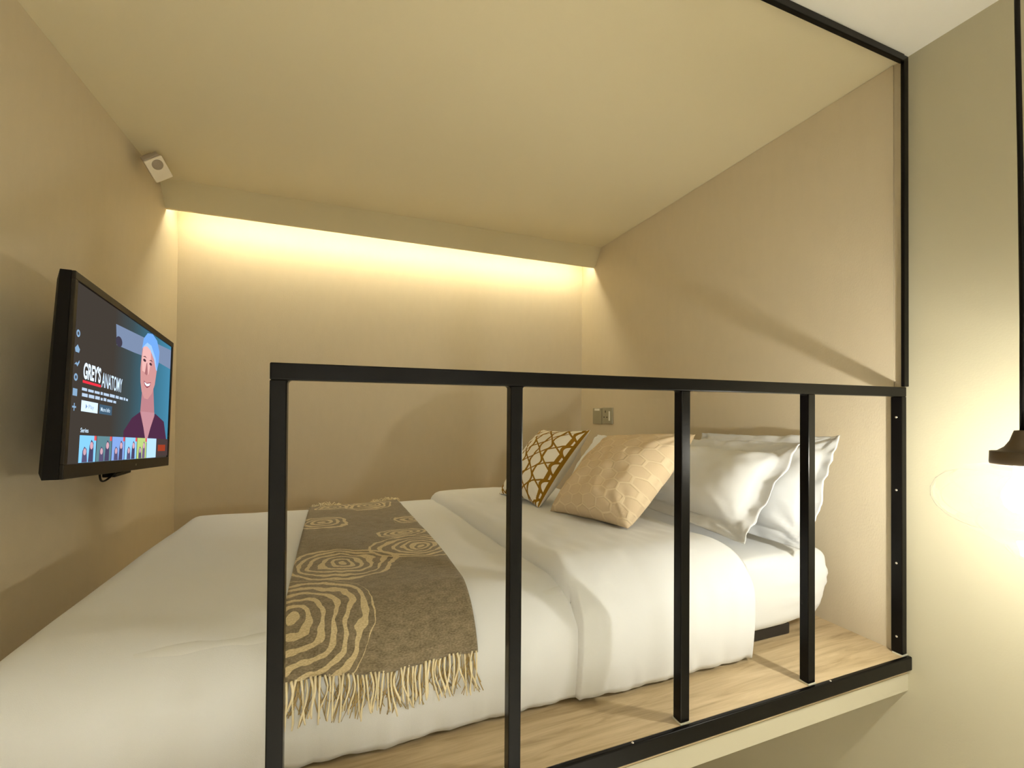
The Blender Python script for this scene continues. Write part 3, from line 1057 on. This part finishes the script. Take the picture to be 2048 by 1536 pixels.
# ------------------------------------------------------------------ pendant lamp
LX, LY = -0.309, -0.341
LS = 0.975
lamp = tag(empty('pendant_lamp', (LX, LY, 0.412)), 'clear onion-shaped glass pendant lamp with a brown metal cap, lit', 'lamp')
def glass_mat():
    m, nt, p = nodes_of('thin_clear_glass')
    nt.nodes.remove(p)
    tr = nt.nodes.new('ShaderNodeBsdfTransparent')
    tr.inputs[0].default_value = (0.97, 0.96, 0.93, 1)
    gl = nt.nodes.new('ShaderNodeBsdfGlossy')
    gl.inputs['Roughness'].default_value = 0.03
    df = nt.nodes.new('ShaderNodeBsdfTranslucent')
    df.inputs[0].default_value = (0.9, 0.86, 0.78, 1)
    lw0 = nt.nodes.new('ShaderNodeLayerWeight')
    lw0.inputs['Blend'].default_value = 0.5
    lw1 = nt.nodes.new('ShaderNodeMath')
    lw1.operation = 'POWER'
    nt.links.new(lw0.outputs['Facing'], lw1.inputs[0])
    lw1.inputs[1].default_value = 4.0
    lw = nt.nodes.new('ShaderNodeMath')
    lw.operation = 'MULTIPLY_ADD'
    nt.links.new(lw1.outputs[0], lw.inputs[0])
    lw.inputs[1].default_value = 0.75
    lw.inputs[2].default_value = 0.03
    m1 = nt.nodes.new('ShaderNodeMixShader')
    nt.links.new(lw.outputs[0], m1.inputs[0])
    nt.links.new(tr.outputs[0], m1.inputs[1])
    nt.links.new(gl.outputs[0], m1.inputs[2])
    m2 = nt.nodes.new('ShaderNodeMixShader')
    m2.inputs[0].default_value = 0.010
    nt.links.new(m1.outputs[0], m2.inputs[1])
    nt.links.new(df.outputs[0], m2.inputs[2])
    nt.links.new(m2.outputs[0], nt.nodes['Material Output'].inputs[0])
    return m
M_glass = glass_mat()
outer = [(0.040, 0.586), (0.060, 0.584), (0.085, 0.577), (0.106, 0.565), (0.121, 0.549), (0.129, 0.530), (0.129, 0.512), (0.121, 0.494),
         (0.107, 0.478), (0.088, 0.464), (0.068, 0.453), (0.050, 0.446), (0.040, 0.441), (0.031, 0.433), (0.022, 0.422), (0.013, 0.411), (0.006, 0.4065), (0.0, 0.405)]
prof = [(r, z - 0.405) for r, z in outer]
prof = [(r * LS, z * LS) for r, z in prof]
lathe('glass_shade', prof, M_glass, lamp, 64)
M_cap = mat('brown_metal_cap', (0.085, 0.060, 0.035, 1), 0.45, 0.3)
cp = [(0.0, 0.5865), (0.044, 0.5865), (0.0445, 0.590), (0.0440, 0.611), (0.034, 0.612), (0.024, 0.620), (0.017, 0.632), (0.013, 0.646), (0.011, 0.652), (0.0, 0.653)]
lathe('cap', [(r * LS, (z - 0.405) * LS) for r, z in cp], M_cap, lamp, 40)
def bulb_mat():
    """glowing frosted bulb glass that also lets the light of its filament out"""
    m, nt, p = nodes_of('bulb_glow')
    nt.nodes.remove(p)
    tr = nt.nodes.new('ShaderNodeBsdfTransparent')
    e = nt.nodes.new('ShaderNodeEmission')
    e.inputs[0].default_value = (*WARM, 1)
    e.inputs[1].default_value = 14.0
    ad = nt.nodes.new('ShaderNodeAddShader')
    nt.links.new(tr.outputs[0], ad.inputs[0])
    nt.links.new(e.outputs[0], ad.inputs[1])
    nt.links.new(ad.outputs[0], nt.nodes['Material Output'].inputs[0])
    return m
bp = [(0.0, 0.180), (0.012, 0.179), (0.013, 0.158), (0.020, 0.145), (0.027, 0.128), (0.028, 0.115), (0.024, 0.100), (0.014, 0.090), (0.0, 0.087)]
lathe('bulb', [(r * LS, z * LS) for r, z in bp], bulb_mat(), lamp, 24)
ld = bpy.data.lights.new('filament', 'POINT')
ld.energy = BULB_POWER
ld.color = WARM
ld.shadow_soft_size = 0.016
lo = bpy.data.objects.new('filament', ld)
COL.objects.link(lo)
lo.parent = lamp
lo.location = (0, 0, 0.118 * LS)
tube('cord', [(0, 0, 0.23), (0.0015, 0, 0.45), (-0.004, 0, 0.75), (-0.012, 0, 1.0), (-0.018, 0, H - 0.412 - 0.012)], 0.0042, M_black, lamp, 8)
rose = lathe('ceiling_rose', [(0, H - 0.412 - 0.02), (0.02, H - 0.412 - 0.018), (0.04, H - 0.412 - 0.004), (0.04, H - 0.412 - 0.0006), (0, H - 0.412 - 0.0006)], M_cap, lamp, 32)
rose.location = (-0.018, 0, 0)

# ------------------------------------------------------------------ unseen can downlights added behind the camera as soft room fill
for i, (x, y) in enumerate(((-0.7, -1.65), (-1.6, -1.65), (-0.7, -2.3), (-1.6, -2.3))):
    t = tag(empty('fill_downlight', (x, y, H)), 'added fill light shaped as a white cylinder downlight, unseen behind the camera', 'light', 'added fill downlights')
    lathe('can', [(0.0, -0.0006), (0.062, -0.0006), (0.062, -0.115), (0.056, -0.115), (0.056, -0.012), (0.0, -0.012)], M_sen, t, 32)
    lathe('fill_disc', [(0, -0.014), (0.05, -0.014), (0.05, -0.0125), (0, -0.0125)], emis('fill_glow', (1.0, 1.0, 0.96), FILL_LIGHT), t, 32)
